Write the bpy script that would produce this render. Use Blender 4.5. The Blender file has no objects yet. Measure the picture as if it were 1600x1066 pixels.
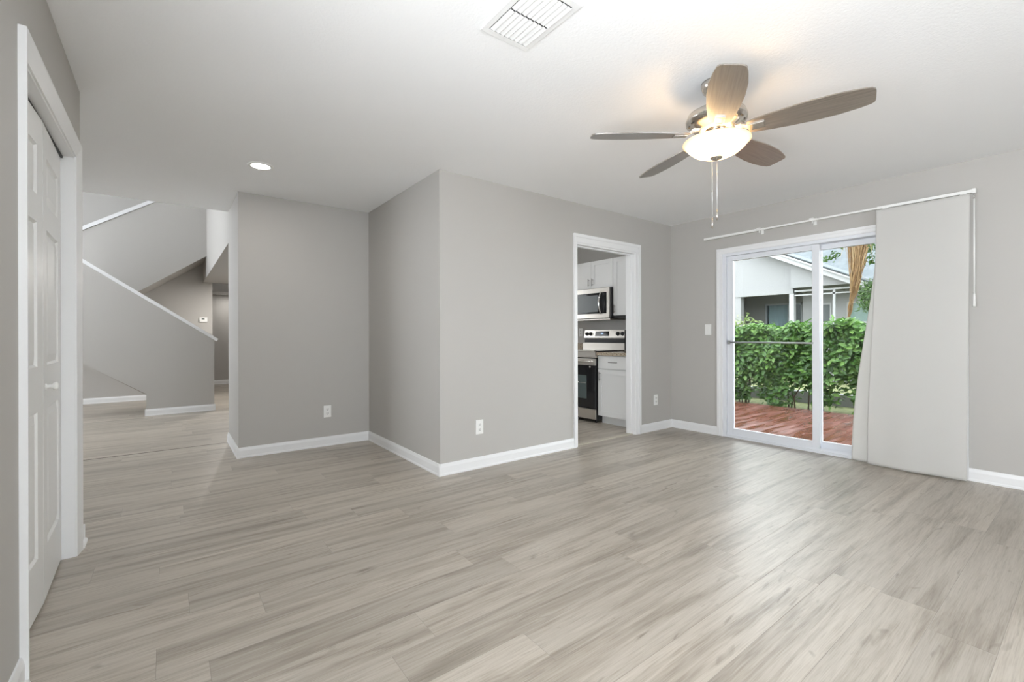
import bpy, bmesh, math, random
from mathutils import Vector, Matrix
random.seed(7)
S = bpy.context.scene
COL = S.collection
PI = math.pi

# ------------------------------------------------------------------ camera
YAW = math.radians(37.2305); ROLL = -0.0029; EYE = 1.1155; FPX = 706.3
cam_d = bpy.data.cameras.new('camera'); cam = bpy.data.objects.new('camera', cam_d); COL.objects.link(cam)
_r = Vector((math.cos(YAW), -math.sin(YAW), 0)); _u = Vector((0, 0, 1)); _f = Vector((math.sin(YAW), math.cos(YAW), 0))
_r2 = _r * math.cos(ROLL) + _u * math.sin(ROLL); _u2 = _u * math.cos(ROLL) - _r * math.sin(ROLL)
M = Matrix((( _r2.x, _u2.x, -_f.x, 0), (_r2.y, _u2.y, -_f.y, 0), (_r2.z, _u2.z, -_f.z, EYE), (0, 0, 0, 1)))
cam.matrix_world = M
cam_d.sensor_width = 36; cam_d.lens = 36 * FPX / 1600; cam_d.shift_y = -(533 - 524.47) / 1600
cam_d.clip_start = 0.03; cam_d.clip_end = 200
S.camera = cam

# ------------------------------------------------------------------ world, lights, exposure
SKY = 13.0
w = bpy.data.worlds.new('overcast_sky'); S.world = w; w.use_nodes = True
bg = w.node_tree.nodes['Background']; bg.inputs[0].default_value = (0.90, 0.95, 1.0, 1); bg.inputs[1].default_value = SKY
S.view_settings.view_transform = 'Standard'; S.view_settings.look = 'None'
S.view_settings.gamma = 1; S.view_settings.use_curve_mapping = False
S.view_settings.exposure = -0.45
S.cycles.max_bounces = 10; S.cycles.diffuse_bounces = 6; S.cycles.glossy_bounces = 4
S.cycles.transmission_bounces = 6; S.cycles.transparent_max_bounces = 12
S.cycles.sample_clamp_indirect = 6; S.cycles.use_denoising = True
S.cycles.caustics_reflective = False; S.cycles.caustics_refractive = False

def area(name, loc, aim, sx, sy, watts, color=(1, 1, 1)):
    d = bpy.data.lights.new(name, 'AREA'); d.shape = 'RECTANGLE'; d.size = sx; d.size_y = sy; d.energy = watts; d.color = color
    o = bpy.data.objects.new(name, d); COL.objects.link(o); o.location = loc
    o.rotation_euler = (Vector(aim) - Vector(loc)).to_track_quat('-Z', 'Z').to_euler()
    return o
# fill lamps added outside made-up windows: behind the camera, stair hall, kitchen
area('fill_light_rear', (1.1, -3.25, 1.25), (1.0, 0, 3.0), 1.7, 1.6, 24, (0.90, 0.95, 1.0))
area('fill_light_side', (-.75, 0.05, 1.2), (0.0, 0.05, 1.95), 1.4, 1.5, 175, (0.90, 0.95, 1.0))
area('fill_light_hall', (-3.3, 7.6, 2.25), (0, 7.6, 2.3), 2.7, 2.2, 30, (0.95, 0.975, 1.0))
area('fill_light_kitchen', (3.0, 6.75, 1.5), (3.0, 4.0, 1.5), 1.7, 1.2, 12, (0.96, 0.98, 1.0))

# ------------------------------------------------------------------ materials
def mat(name, color=(0.8, 0.8, 0.8), rough=0.5, metal=0.0, spec=0.5, emit=None, estr=0.0):
    m = bpy.data.materials.new(name); m.use_nodes = True
    b = m.node_tree.nodes['Principled BSDF']
    b.inputs['Base Color'].default_value = (*color, 1); b.inputs['Roughness'].default_value = rough
    b.inputs['Metallic'].default_value = metal; b.inputs['Specular IOR Level'].default_value = spec
    if emit: b.inputs['Emission Color'].default_value = (*emit, 1); b.inputs['Emission Strength'].default_value = estr
    return m
class G:
    """small helper for node graphs"""
    def __init__(s, m): s.t = m.node_tree; s.b = s.t.nodes['Principled BSDF']
    def n(s, typ, **kw):
        o = s.t.nodes.new(typ)
        for k, v in kw.items(): setattr(o, k, v)
        return o
    def l(s, a, b): s.t.links.new(a, b)
    def v(s, sock, val):
        if hasattr(val, 'is_output') or isinstance(val, bpy.types.NodeSocket): s.l(val, sock)
        else: sock.default_value = val
    def math(s, op, a, b=None, c=None, clamp=False):
        o = s.n('ShaderNodeMath', operation=op, use_clamp=clamp); s.v(o.inputs[0], a)
        if b is not None: s.v(o.inputs[1], b)
        if c is not None: s.v(o.inputs[2], c)
        return o.outputs[0]
    def comb(s, x, y, z):
        o = s.n('ShaderNodeCombineXYZ'); s.v(o.inputs[0], x); s.v(o.inputs[1], y); s.v(o.inputs[2], z); return o.outputs[0]
    def pos(s):
        o = s.n('ShaderNodeTexCoord'); p = s.n('ShaderNodeSeparateXYZ'); s.l(o.outputs['Object'], p.inputs[0]); return o.outputs['Object'], p.outputs
    def noise(s, vec, scale, detail=2, rough=0.5, dist=0.0):
        o = s.n('ShaderNodeTexNoise'); s.v(o.inputs['Vector'], vec); o.inputs['Scale'].default_value = scale
        o.inputs['Detail'].default_value = detail; o.inputs['Roughness'].default_value = rough; o.inputs['Distortion'].default_value = dist
        return o.outputs['Fac']
    def ramp(s, fac, stops):
        o = s.n('ShaderNodeValToRGB'); e = o.color_ramp.elements
        while len(e) < len(stops): e.new(0.5)
        for k, (p, c) in enumerate(stops): e[k].position = p; e[k].color = (*c, 1) if len(c) == 3 else c
        s.l(fac, o.inputs[0]); return o.outputs[0]
    def mix(s, fac, a, b, blend='MIX'):
        o = s.n('ShaderNodeMix', data_type='RGBA', blend_type=blend); s.v(o.inputs[0], fac)
        s.v(o.inputs[6], a if not isinstance(a, tuple) else (*a, 1)); s.v(o.inputs[7], b if not isinstance(b, tuple) else (*b, 1)); return o.outputs[2]
    def bump(s, h, strength=0.2, dist=0.002, prev=None):
        o = s.n('ShaderNodeBump'); s.l(h, o.inputs['Height']); o.inputs['Strength'].default_value = strength; o.inputs['Distance'].default_value = dist
        if prev: s.l(prev, o.inputs['Normal'])
        s.l(o.outputs[0], s.b.inputs['Normal']); return o.outputs[0]
    def color(s, c): s.l(c, s.b.inputs['Base Color'])

def paint(name, col, rough=0.6, bump=0.12, scale=180, dist=0.0015):
    m = mat(name, col, rough, spec=0.3); g = G(m); o, p = g.pos()
    g.bump(g.noise(o, scale, 3), bump, dist)
    c = g.mix(g.noise(o, 1.3, 2), tuple(x * 0.985 for x in col), tuple(min(1, x * 1.015) for x in col)); g.color(c)
    return m
WALL = paint('wall_paint', (0.478, 0.462, 0.438))
CEIL = paint('ceiling_paint', (0.90, 0.905, 0.91), 0.8, 0.35, 90, 0.003)
TRIM = mat('trim_paint', (0.84, 0.845, 0.85), 0.32, spec=0.4)
DOORP = mat('door_paint', (0.80, 0.80, 0.79), 0.35, spec=0.4)
VINYL = mat('white_vinyl', (0.78, 0.80, 0.84), 0.35)
PLAST = mat('white_plastic', (0.85, 0.85, 0.83), 0.35)
SLOT = mat('dark_slot', (0.03, 0.03, 0.03), 0.6)
BLACKP = mat('black_plastic', (0.012, 0.012, 0.013), 0.35)
BLACKG = mat('black_glass', (0.012, 0.013, 0.015), 0.06)
NICKEL = mat('brushed_nickel', (0.62, 0.58, 0.53), 0.22, 1.0)
CHROME = mat('polished_chrome', (0.8, 0.8, 0.8), 0.12, 1.0)
CABW = mat('cabinet_paint', (0.74, 0.745, 0.74), 0.4)

def steel():
    m = mat('stainless_steel', (0.66, 0.63, 0.59), 0.3, 1.0); g = G(m); o, p = g.pos()
    n = g.noise(g.comb(p[0], g.math('MULTIPLY', p[1], 2.0), g.math('MULTIPLY', p[2], 160.0)), 4, 2)
    g.l(g.math('MULTIPLY_ADD', n, 0.2, 0.22), g.b.inputs['Roughness']); return m
STEEL = steel()

def planks(name, wid, lng, yoff, tone=1.0):
    m = mat(name, rough=0.38, spec=0.6); g = G(m); o, p = g.pos()
    y = g.math('DIVIDE', g.math('ADD', p[1], 50 + yoff), wid); row = g.math('FLOOR', y); fy = g.math('FRACT', y)
    wn = g.n('ShaderNodeTexWhiteNoise', noise_dimensions='1D'); g.l(row, wn.inputs['W'])
    x = g.math('ADD', g.math('DIVIDE', g.math('ADD', p[0], 50), lng), wn.outputs['Value']); colm = g.math('FLOOR', x); fx = g.math('FRACT', x)
    w2 = g.n('ShaderNodeTexWhiteNoise', noise_dimensions='2D'); g.l(g.comb(row, colm, 0), w2.inputs['Vector']); rnd = w2.outputs['Value']
    off = g.math('MULTIPLY', rnd, 37.0)
    # broad streaks running along each plank, finer grain over them, a few knots
    s1 = g.noise(g.comb(g.math('MULTIPLY', p[0], 0.75), g.math('MULTIPLY', p[1], 10.5), off), 1.5, 4, 0.6, 0.5)
    s2 = g.noise(g.comb(g.math('MULTIPLY', p[0], 2.2), g.math('MULTIPLY', p[1], 48.0), off), 1.6, 3, 0.65, 0.4)
    s3 = g.noise(g.comb(g.math('MULTIPLY', p[0], 6.0), g.math('MULTIPLY', p[1], 190.0), off), 1.5, 2)
    kn = g.noise(g.comb(g.math('MULTIPLY', p[0], 3.2), g.math('MULTIPLY', p[1], 12.0), off), 1.7, 1, 0.4, 1.2)
    c = g.ramp(s1, [(0.33, (0.155, 0.118, 0.085)), (0.44, (0.34, 0.288, 0.232)), (0.52, (0.49, 0.435, 0.37)), (0.70, (0.57, 0.515, 0.45))])
    c = g.mix(0.38, c, g.ramp(s2, [(0.30, (0.22, 0.185, 0.145)), (0.45, (0.40, 0.355, 0.30)), (0.65, (0.55, 0.50, 0.44))]))
    c = g.mix(0.3, c, g.ramp(s3, [(0.3, (0.28, 0.24, 0.20)), (0.55, (0.52, 0.475, 0.42))]))
    c = g.mix(g.math('MULTIPLY', g.math('SUBTRACT', kn, 0.685, clamp=True), 4.5, clamp=True), c, (0.17, 0.135, 0.105))
    br = g.math('MULTIPLY_ADD', rnd, 0.18, 0.80 * tone)
    c = g.mix(1.0, c, g.comb(br, br, g.math('MULTIPLY', br, .985)), 'MULTIPLY')
    ey = g.math('MINIMUM', fy, g.math('SUBTRACT', 1.0, fy)); ex = g.math('MINIMUM', fx, g.math('SUBTRACT', 1.0, fx))
    e = g.math('MINIMUM', g.math('MULTIPLY', ey, wid), g.math('MULTIPLY', ex, lng))
    seam = g.math('SUBTRACT', 1.0, g.math('DIVIDE', e, 0.0014), clamp=True)
    c = g.mix(g.math('MULTIPLY', seam, 0.5), c, (0.17, 0.14, 0.115)); g.color(c)
    rg = g.noise(g.comb(g.math('MULTIPLY', p[0], 5.0), g.math('MULTIPLY', p[1], 80.0), off), 2.0, 3, 0.6, 2.2)
    b1 = g.bump(rg, 0.2, 0.001)
    g.bump(g.math('SUBTRACT', 1.0, seam), 0.5, 0.0012, b1)
    g.l(g.math('MULTIPLY_ADD', rg, 0.12, 0.30), g.b.inputs['Roughness'])
    return m
FLOOR = planks('oak_vinyl_planks', 0.182, 1.22, 0.0)
FLOOR2 = planks('oak_vinyl_planks_hall', 0.182, 1.22, 0.07, 1.0)

def wood_blade():
    m = mat('grey_oak_blade', rough=0.3, spec=0.8); g = G(m); g.b.inputs['Coat Weight'].default_value = 1.0; g.b.inputs['Coat IOR'].default_value = 1.9; g.b.inputs['Coat Roughness'].default_value = .33; o, p = g.pos()
    s = g.noise(g.comb(g.math('MULTIPLY', p[0], 4.0), g.math('MULTIPLY', p[1], 95.0), p[2]), 1.4, 4, 0.6, 0.3)
    g.color(g.ramp(s, [(0.3, (0.08, 0.062, 0.045)), (0.5, (0.14, 0.112, 0.085)), (0.7, (0.19, 0.158, 0.125))])); return m
BLADE = wood_blade()
def granite():
    m = mat('speckled_granite', rough=0.2); g = G(m); o, p = g.pos()
    g.color(g.ramp(g.noise(o, 85, 4, 0.7), [(0.35, (0.10, 0.075, 0.055)), (0.48, (0.36, 0.29, 0.21)), (0.6, (0.52, 0.46, 0.37)), (0.75, (0.3, 0.27, 0.24))])); return m
GRANITE = granite()
def fabric():
    m = bpy.data.materials.new('curtain_cotton'); m.use_nodes = True; t = m.node_tree; b = t.nodes['Principled BSDF']
    b.inputs['Base Color'].default_value = (0.74, 0.73, 0.71, 1); b.inputs['Roughness'].default_value = 0.9; b.inputs['Specular IOR Level'].default_value = 0.1
    tr = t.nodes.new('ShaderNodeBsdfTranslucent'); tr.inputs[0].default_value = (0.92, 0.91, 0.88, 1)
    mx = t.nodes.new('ShaderNodeMixShader'); mx.inputs[0].default_value = 0.36
    g = G(m); o, p = g.pos(); g.bump(g.noise(o, 350, 2), 0.25, 0.001)
    t.links.new(b.outputs[0], mx.inputs[1]); t.links.new(tr.outputs[0], mx.inputs[2]); t.links.new(mx.outputs[0], t.nodes['Material Output'].inputs[0]); return m
FABRIC = fabric()
def glass(name='window_glass', tint=(0.97, 0.985, 0.98)):
    m = bpy.data.materials.new(name); m.use_nodes = True; t = m.node_tree; t.nodes.remove(t.nodes['Principled BSDF'])
    a = t.nodes.new('ShaderNodeBsdfTransparent'); a.inputs[0].default_value = (*tint, 1)
    b = t.nodes.new('ShaderNodeBsdfGlossy'); b.inputs['Roughness'].default_value = 0.0
    fr = t.nodes.new('ShaderNodeFresnel'); fr.inputs[0].default_value = 1.35
    mx = t.nodes.new('ShaderNodeMixShader'); t.links.new(fr.outputs[0], mx.inputs[0]); t.links.new(a.outputs[0], mx.inputs[1]); t.links.new(b.outputs[0], mx.inputs[2])
    t.links.new(mx.outputs[0], t.nodes['Material Output'].inputs[0]); return m
GLASS = glass()
def stucco():
    m = mat('white_stucco', (0.40, 0.415, 0.435), 0.85); g = G(m); o, p = g.pos(); g.bump(g.noise(o, 22, 4), 0.4, 0.01)
    g.color(g.mix(g.noise(o, 0.9, 3), (0.184, 0.184, 0.185), (0.201, 0.201, 0.203))); return m
STUCCO = stucco()
def shingles():
    m = mat('grey_shingles', rough=0.9); g = G(m); o, p = g.pos()
    b = g.n('ShaderNodeTexBrick'); g.l(g.comb(p[1], p[0], 0), b.inputs['Vector']); b.inputs['Scale'].default_value = 1.0
    b.inputs['Brick Width'].default_value = 0.32; b.inputs['Row Height'].default_value = 0.16; b.inputs['Mortar Size'].default_value = 0.012
    b.inputs['Color1'].default_value = (0.054, 0.066, 0.072, 1); b.inputs['Color2'].default_value = (0.083, 0.097, 0.104, 1); b.inputs['Mortar'].default_value = (0.05, 0.06, 0.065, 1)
    g.color(g.mix(0.4, b.outputs[0], g.ramp(g.noise(o, 9, 3), [(0.3, (0.058, 0.068, 0.075)), (0.7, (0.105, 0.115, 0.12))]))); return m
SHING = shingles()
def deckm():
    m = mat('red_stained_boards', rough=0.3); g = G(m); o, p = g.pos()
    s = g.noise(g.comb(g.math('MULTIPLY', p[0], 1.6), g.math('MULTIPLY', p[1], 9.0), 0), 1.6, 4, 0.6, 0.4)
    g.color(g.ramp(s, [(0.3, (0.043, 0.015, 0.010)), (0.5, (0.081, 0.026, 0.017)), (0.66, (0.112, 0.046, 0.034)), (0.8, (0.149, 0.093, 0.077))]))
    s4 = g.noise(g.comb(g.math('MULTIPLY', p[0], 0.9), g.math('MULTIPLY', p[1], 7.0), 3.0), 1.3, 2); g.l(g.math('MULTIPLY_ADD', s4, 1.6, -0.48, clamp=True), g.b.inputs['Roughness']); g.b.inputs['Specular IOR Level'].default_value = .45; g.bump(g.noise(o, 30, 3), 0.2, 0.004); return m
DECK = deckm()
def leafm(name, a, b, c):
    m = mat(name, rough=0.45, spec=0.35); g = G(m)
    geo = g.n('ShaderNodeNewGeometry')
    g.color(g.ramp(geo.outputs['Random Per Island'], [(0.0, a), (0.55, b), (1.0, c)]))
    t = m.node_tree; tr = t.nodes.new('ShaderNodeBsdfTranslucent'); tr.inputs[0].default_value = (*[min(1, x * 1.5) for x in b], 1)
    mx = t.nodes.new('ShaderNodeMixShader'); mx.inputs[0].default_value = 0.3
    g.l(g.b.outputs[0], mx.inputs[1]); g.l(tr.outputs[0], mx.inputs[2]); g.l(mx.outputs[0], t.nodes['Material Output'].inputs[0]); return m
LEAF = leafm('hedge_leaves', (0.014, 0.040, 0.007), (0.050, 0.119, 0.022), (0.115, 0.209, 0.047))
LEAF_Y = leafm('pale_leaves', (0.086, 0.137, 0.036), (0.144, 0.202, 0.065), (0.216, 0.259, 0.108))
LEAF_D = leafm('tree_leaves', (0.022, 0.050, 0.011), (0.043, 0.094, 0.018), (0.086, 0.151, 0.036))
FROND = leafm('dry_fronds', (0.115, 0.061, 0.025), (0.216, 0.130, 0.058), (0.331, 0.238, 0.115))
BARK = mat('brown_bark', (0.07, 0.045, 0.03), 0.9)
def grassm():
    m = mat('lawn_grass', rough=0.95); g = G(m); o, p = g.pos()
    g.color(g.ramp(g.noise(o, 14, 4, 0.7), [(0.3, (0.050, 0.072, 0.022)), (0.5, (0.122, 0.137, 0.050)), (0.7, (0.194, 0.194, 0.094))])); g.bump(g.noise(o, 60, 3), 0.6, 0.02); return m
GRASS = grassm()
CONC = paint('concrete', (0.19, 0.19, 0.185), 0.9, 0.3, 20, 0.01)
FRAMEM = mat('white_aluminium', (0.25, 0.25, 0.253), 0.5)

# ------------------------------------------------------------------ mesh helpers
class MB:
    def __init__(s): s.v = []; s.f = []; s.smooth = []
    def add(s, vs, fs, sm=False):
        b = len(s.v); s.v += [tuple(v) for v in vs]; s.f += [tuple(i + b for i in f) for f in fs]; s.smooth += [sm] * len(fs); return s
    def box(s, x0, x1, y0, y1, z0, z1, bev=0.0):
        if x0 > x1: x0, x1 = x1, x0
        if y0 > y1: y0, y1 = y1, y0
        if z0 > z1: z0, z1 = z1, z0
        if bev <= 0:
            vs = [(x, y, z) for z in (z0, z1) for y in (y0, y1) for x in (x0, x1)]
            return s.add(vs, [(0, 2, 3, 1), (4, 5, 7, 6), (0, 1, 5, 4), (2, 6, 7, 3), (0, 4, 6, 2), (1, 3, 7, 5)])
        bm = bmesh.new(); bmesh.ops.create_cube(bm, size=1)
        for v in bm.verts: v.co = Vector(((x0 + x1) / 2 + v.co.x * (x1 - x0), (y0 + y1) / 2 + v.co.y * (y1 - y0), (z0 + z1) / 2 + v.co.z * (z1 - z0)))
        bmesh.ops.bevel(bm, geom=bm.edges[:], offset=bev, segments=2, profile=0.7, affect='EDGES')
        return s.bm(bm)
    def bm(s, bm, mtx=None, sm=False):
        bm.verts.ensure_lookup_table(); bm.verts.index_update()
        vs = [(mtx @ v.co if mtx else v.co.copy()) for v in bm.verts]; fs = [[v.index for v in f.verts] for f in bm.faces]; bm.free()
        return s.add(vs, fs, sm)
    def quad(s, a, b, c, d): return s.add([a, b, c, d], [(0, 1, 2, 3)])
    def prism(s, pts, axis, a0, a1):
        """extrude a polygon; pts in the two other axes (cyclic order x,y / x,z / y,z)"""
        n = len(pts)
        def P(p, a): return {'X': (a, p[0], p[1]), 'Y': (p[0], a, p[1]), 'Z': (p[0], p[1], a)}[axis]
        vs = [P(p, a0) for p in pts] + [P(p, a1) for p in pts]
        fs = [tuple(range(n)), tuple(range(2 * n - 1, n - 1, -1))] + [(i, i + n, (i + 1) % n + n, (i + 1) % n) for i in range(n)]
        return s.add(vs, fs)
    def lathe(s, prof, c=(0, 0, 0), seg=40, sm=True, axis='Z'):
        vs = []; n = len(prof)
        for k in range(seg):
            a = 2 * PI * k / seg
            for r, z in prof:
                q = (r * math.cos(a), r * math.sin(a), z)
                if axis == 'X': q = (q[2], q[0], q[1])
                if axis == 'Y': q = (q[0], q[2], q[1])
                vs.append((c[0] + q[0], c[1] + q[1], c[2] + q[2]))
        fs = []
        for k in range(seg):
            k2 = (k + 1) % seg
            for i in range(n - 1): fs.append((k * n + i, k2 * n + i, k2 * n + i + 1, k * n + i + 1))
        return s.add(vs, fs, sm)
    def tube(s, pts, r, seg=8, cap=True):
        pts = [Vector(p) for p in pts]; vs = []; n = len(pts)
        rr = r if isinstance(r, (list, tuple)) else [r] * n
        for i, p in enumerate(pts):
            t = (pts[min(i + 1, n - 1)] - pts[max(i - 1, 0)]).normalized()
            u = t.cross(Vector((0, 0, 1)) if abs(t.z) < 0.9 else Vector((1, 0, 0))).normalized(); v = t.cross(u)
            for k in range(seg):
                a = 2 * PI * k / seg; vs.append(p + (u * math.cos(a) + v * math.sin(a)) * rr[i])
        fs = [(i * seg + k, i * seg + (k + 1) % seg, (i + 1) * seg + (k + 1) % seg, (i + 1) * seg + k) for i in range(n - 1) for k in range(seg)]
        if cap: fs += [tuple(range(seg)), tuple(range(n * seg - 1, (n - 1) * seg - 1, -1))]
        return s.add(vs, fs, True)
    def mesh(s, name):
        me = bpy.data.meshes.new(name); me.from_pydata(s.v, [], s.f)
        me.polygons.foreach_set('use_smooth', s.smooth)
        bm = bmesh.new(); bm.from_mesh(me)
        if len(bm.faces) < 20000: bmesh.ops.recalc_face_normals(bm, faces=bm.faces[:])
        bm.to_mesh(me); bm.free(); return me
def obj(name, mb, m, parent=None):
    """link one mesh object; vertices are given in world space, origin is moved to the mesh base (or follows the parent)"""
    me = mb.mesh(name)
    o = bpy.data.objects.new(name, me); me.materials.append(m); COL.objects.link(o)
    if parent is not None:
        o.parent = parent; o.matrix_parent_inverse = Matrix.Identity(4)
        root = Vector(parent.get('wloc', (0, 0, 0)))
        me.transform(Matrix.Translation(-root)); o['wloc'] = tuple(root)
    return o
def tag(o, label=None, cat=None, group=None, kind=None):
    if label: o['label'] = label
    if cat: o['category'] = cat
    if group: o['group'] = group
    if kind: o['kind'] = kind
    return o
def thing(name, label, cat, loc=(0, 0, 0), group=None):
    o = bpy.data.objects.new(name, None); o.empty_display_size = 0.1; COL.objects.link(o); o.location = loc; o['wloc'] = tuple(loc)
    return tag(o, label, cat, group)
def struct(name, mb, m, parent=None):
    o = obj(name, mb, m, parent)
    if parent is None: o['kind'] = 'structure'
    return o

# ------------------------------------------------------------------ dimensions
XR, YK, XB, YA, XA, YB, XL, YL, CH = 4.867, 3.205, 1.715, 4.80, 0.507, 5.632, -0.38, 3.366, 2.44
YF, YT, YE = 8.15, 10.2, 12.5        # stair side, thermostat wall, hall end wall
DX0, DX1, DZ = 3.25, 4.17, 2.045     # kitchen doorway
SY0, SY1, SZ = 0.70, 2.56, 2.005     # sliding door opening
UZ = 4.9

# ------------------------------------------------------------------ floors and ceilings
struct('floor', MB().box(-3.1, 5.05, -3.1, 3.26, -0.1, 0).box(-3.1, XB + .06, 3.26, 5.585, -0.1, 0), FLOOR)
struct('floor', MB().box(-3.1, 1.75, 5.588, 12.6, -0.1, -0.001), FLOOR2)
struct('floor', MB().box(XB + .06, 5.05, 3.262, 6.62, -0.1, -0.001), FLOOR2)
struct('trim_1', MB().box(-3.0, XA + .02, 5.582, 5.591, -0.003, 0.0012), mat('floor_seam', (0.10, 0.085, 0.07), 0.7))
struct('trim_2', MB().box(DX0, DX1, 3.235, 3.285, -0.002, 0.005, 0.002), mat('threshold_strip', (0.52, 0.48, 0.40), 0.45))
struct('ceiling', MB().box(-3.1, 5.05, -3.1, YB + .02, CH, CH + .3), CEIL)
struct('ceiling', MB().box(-3.1, 1.75, YB + .021, 12.62, UZ, UZ + .15), CEIL)
struct('ceiling', MB().box(XB + .125, 5.05, YB + .021, 6.62, CH, CH + .3), CEIL)
# lowered hall ceiling and the upper floor side wall it carries, and the soffit before the end wall
struct('ceiling', MB().box(XA + .008, 1.6, YB, YT, 2.12, UZ), WALL)
struct('ceiling', MB().box(0.2, 1.6, 11.6, YE, 2.085, 2.7), CEIL)
struct('ceiling', MB().box(0.55, 1.6, YT + .121, 11.6, 2.44, 2.7), CEIL)

# ------------------------------------------------------------------ walls
T = 0.12
struct('wall_right', MB().box(XR, XR + .16, -3.1, SY0, 0, CH).box(XR, XR + .16, SY1, YK + .001, 0, CH).box(XR, XR + .16, SY0, SY1, SZ, CH), WALL)
struct('wall_kitchen', MB().box(XB + .125, DX0, YK, YK + T, 0, CH).box(DX1, XR + .16, YK, YK + T, 0, CH).box(DX0, DX1, YK, YK + T, DZ, CH), WALL)
struct('wall_alcove', MB().box(XB, XB + .125, YK, YA + .01, 0, CH), WALL)
struct('wall_pantry', MB().box(XA, XB + .125, YA, YB, 0, CH), WALL)
struct('wall_hall_right', MB().box(1.6, 1.72, YB, 12.6, 0, UZ), WALL)
struct('wall_kitchen_right', MB().box(4.955, 5.075, YK + T, 6.62, 0, CH), WALL)
struct('wall_kitchen_back', MB().box(1.72, 2.2, 6.5, 6.62, 0, CH).box(3.8, 4.955, 6.5, 6.62, 0, CH).box(2.2, 3.8, 6.5, 6.62, 0, 1.0).box(2.2, 3.8, 6.5, 6.62, 2.1, CH), WALL)
# closet wall on the left with its opening
CY0, CY1, CZ = 2.165, 3.17, 2.03
struct('wall_left', MB().box(XL - .11, XL, 1.35, CY0, 0, CH).box(XL - .11, XL, CY1, YL, 0, CH).box(XL - .11, XL, CY0, CY1, CZ, CH)
       .box(XL - .11, XL, -3.0, -0.7, 0, CH).box(XL - .11, XL, .8, 1.35, 0, CH).box(XL - .11, XL, -.7, .8, 0, .5).box(XL - .11, XL, -.7, .8, 2.1, CH)
       .box(-1.1, XL - .11, YL - .1, YL, 0, CH).box(-1.1, XL - .11, 1.9, 2.0, 0, CH).box(-1.2, -1.1, 1.9, YL, 0, CH), WALL)
struct('wall_dining', MB().box(-3.0, -1.2, YL - .1, YL, 0, CH), WALL)
struct('wall_rear', MB().box(XL - .11, 0.2, -3.1, -3.0, 0, CH).box(2.0, XR, -3.1, -3.0, 0, CH).box(0.2, 2.0, -3.1, -3.0, 0, .5).box(0.2, 2.0, -3.1, -3.0, 2.2, CH), WALL)
struct('wall_hall_left', MB().box(-3.1, -3.0, YL - .1, 6.2, 0, UZ).box(-3.1, -3.0, 9.0, 12.6, 0, UZ).box(-3.1, -3.0, 6.2, 9.0, 0, 1.1).box(-3.1, -3.0, 6.2, 9.0, 3.4, UZ), WALL)
struct('wall_above', MB().box(-3.0, XA + .008, YB - .1, YB + .02, CH + .3, UZ), WALL)
struct('wall_hall_end', MB().box(-3.0, 1.6, YE, 12.62, 0, UZ), WALL)
struct('wall_stair_back', MB().box(-3.0, 0.66, YT, YT + T, 0, UZ), WALL)
# stair side walls: low wall of the first flight, wall of the returning flight, landing
struct('wall_stair_low', MB().prism([(-.25, 0), (.548, 0), (.548, 1.062), (-1.9, 2.80), (-1.9, 1.44), (-.25, .312)], 'Y', YF, YF + .11), WALL)
struct('wall_stair_high', MB().prism([(XA + .008, 2.475), (-.369, 1.831), (-1.2, 1.22), (-1.9, 1.22), (-1.9, 2.10), (-1.06, 2.665), (XA + .008, 3.72)], 'Y', 9.2, 9.26), WALL)
# the flights themselves
def flight(x0, z0, dirx, n, y0, y1, run=0.25, rise=0.187, thick=0.30):
    top = []
    for i in range(n): top += [(x0 + dirx * run * i, z0 + rise * i), (x0 + dirx * run * i, z0 + rise * (i + 1))]
    xe, ze = x0 + dirx * run * n, z0 + rise * n
    return MB().prism(top + [(xe, ze), (xe, ze - thick), (x0 + dirx * run * 1.2, z0)], 'Y', y0, y1)
CARPET = paint('stair_carpet', (0.33, 0.30, 0.27), 0.95, 0.5, 200, 0.004)
struct('floor_stair', flight(.45, 0.0, -1, 9, YF + .111, 9.199), CARPET)
struct('ceiling_stair', MB().prism([(XA + .006, 2.475), (-.369, 1.831), (-1.2, 1.22), (-1.9, 1.22), (-1.9, 1.75), (-1.2, 1.75), (XA + .006, 3.0)], 'Y', 9.261, YT - .001), WALL)
def slanted_cap(x0, z0, x1, z1, y0, y1, th=.032):
    L = math.hypot(x1 - x0, z1 - z0); nx, nz = -(z1 - z0) / L * th, (x1 - x0) / L * th
    if nz < 0: nx, nz = -nx, -nz
    return MB().prism([(x0, z0), (x1, z1), (x1 + nx, z1 + nz), (x0 + nx, z0 + nz)], 'Y', y0, y1)
struct('trim_3', slanted_cap(.577, 1.043, -1.9, 2.802, YF - .02, YF + .13, .042), TRIM)
struct('trim_4', slanted_cap(-1.9, 2.102, XA + .004, 3.722, 9.185, 9.275, .05), TRIM)

# ------------------------------------------------------------------ baseboards
def baseboard(name, runs, h=.095, shoe=0):
    """runs: (x0,y0,x1,y1,nx,ny) wall line plus the outward normal"""
    mb = MB(); prof = [(0, 0), (.016, 0), (.016, .012), (.0125, .02), (.0125, h - .026), (.009, h - .012), (.006, h), (0, h)]
    if shoe: prof = [(0, 0), (shoe, 0), (shoe, .008), (shoe - .004, .015), (.0165, .019)] + prof[3:]
    for x0, y0, x1, y1, nx, ny in runs:
        a = [(x0 + nx * d, y0 + ny * d, z) for d, z in prof]; b = [(x1 + nx * d, y1 + ny * d, z) for d, z in prof]; n = len(prof)
        mb.add(a + b, [tuple(range(n)), tuple(range(2 * n - 1, n - 1, -1))] + [(i, (i + 1) % n, (i + 1) % n + n, i + n) for i in range(n)])
    return struct(name, mb, TRIM)
b_ = .0155
baseboard('baseboard_right', [(XR, -3.0, XR, SY0 - .05, -1, 0), (XR, SY1 + .062, XR, YK, -1, 0)])
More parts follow.
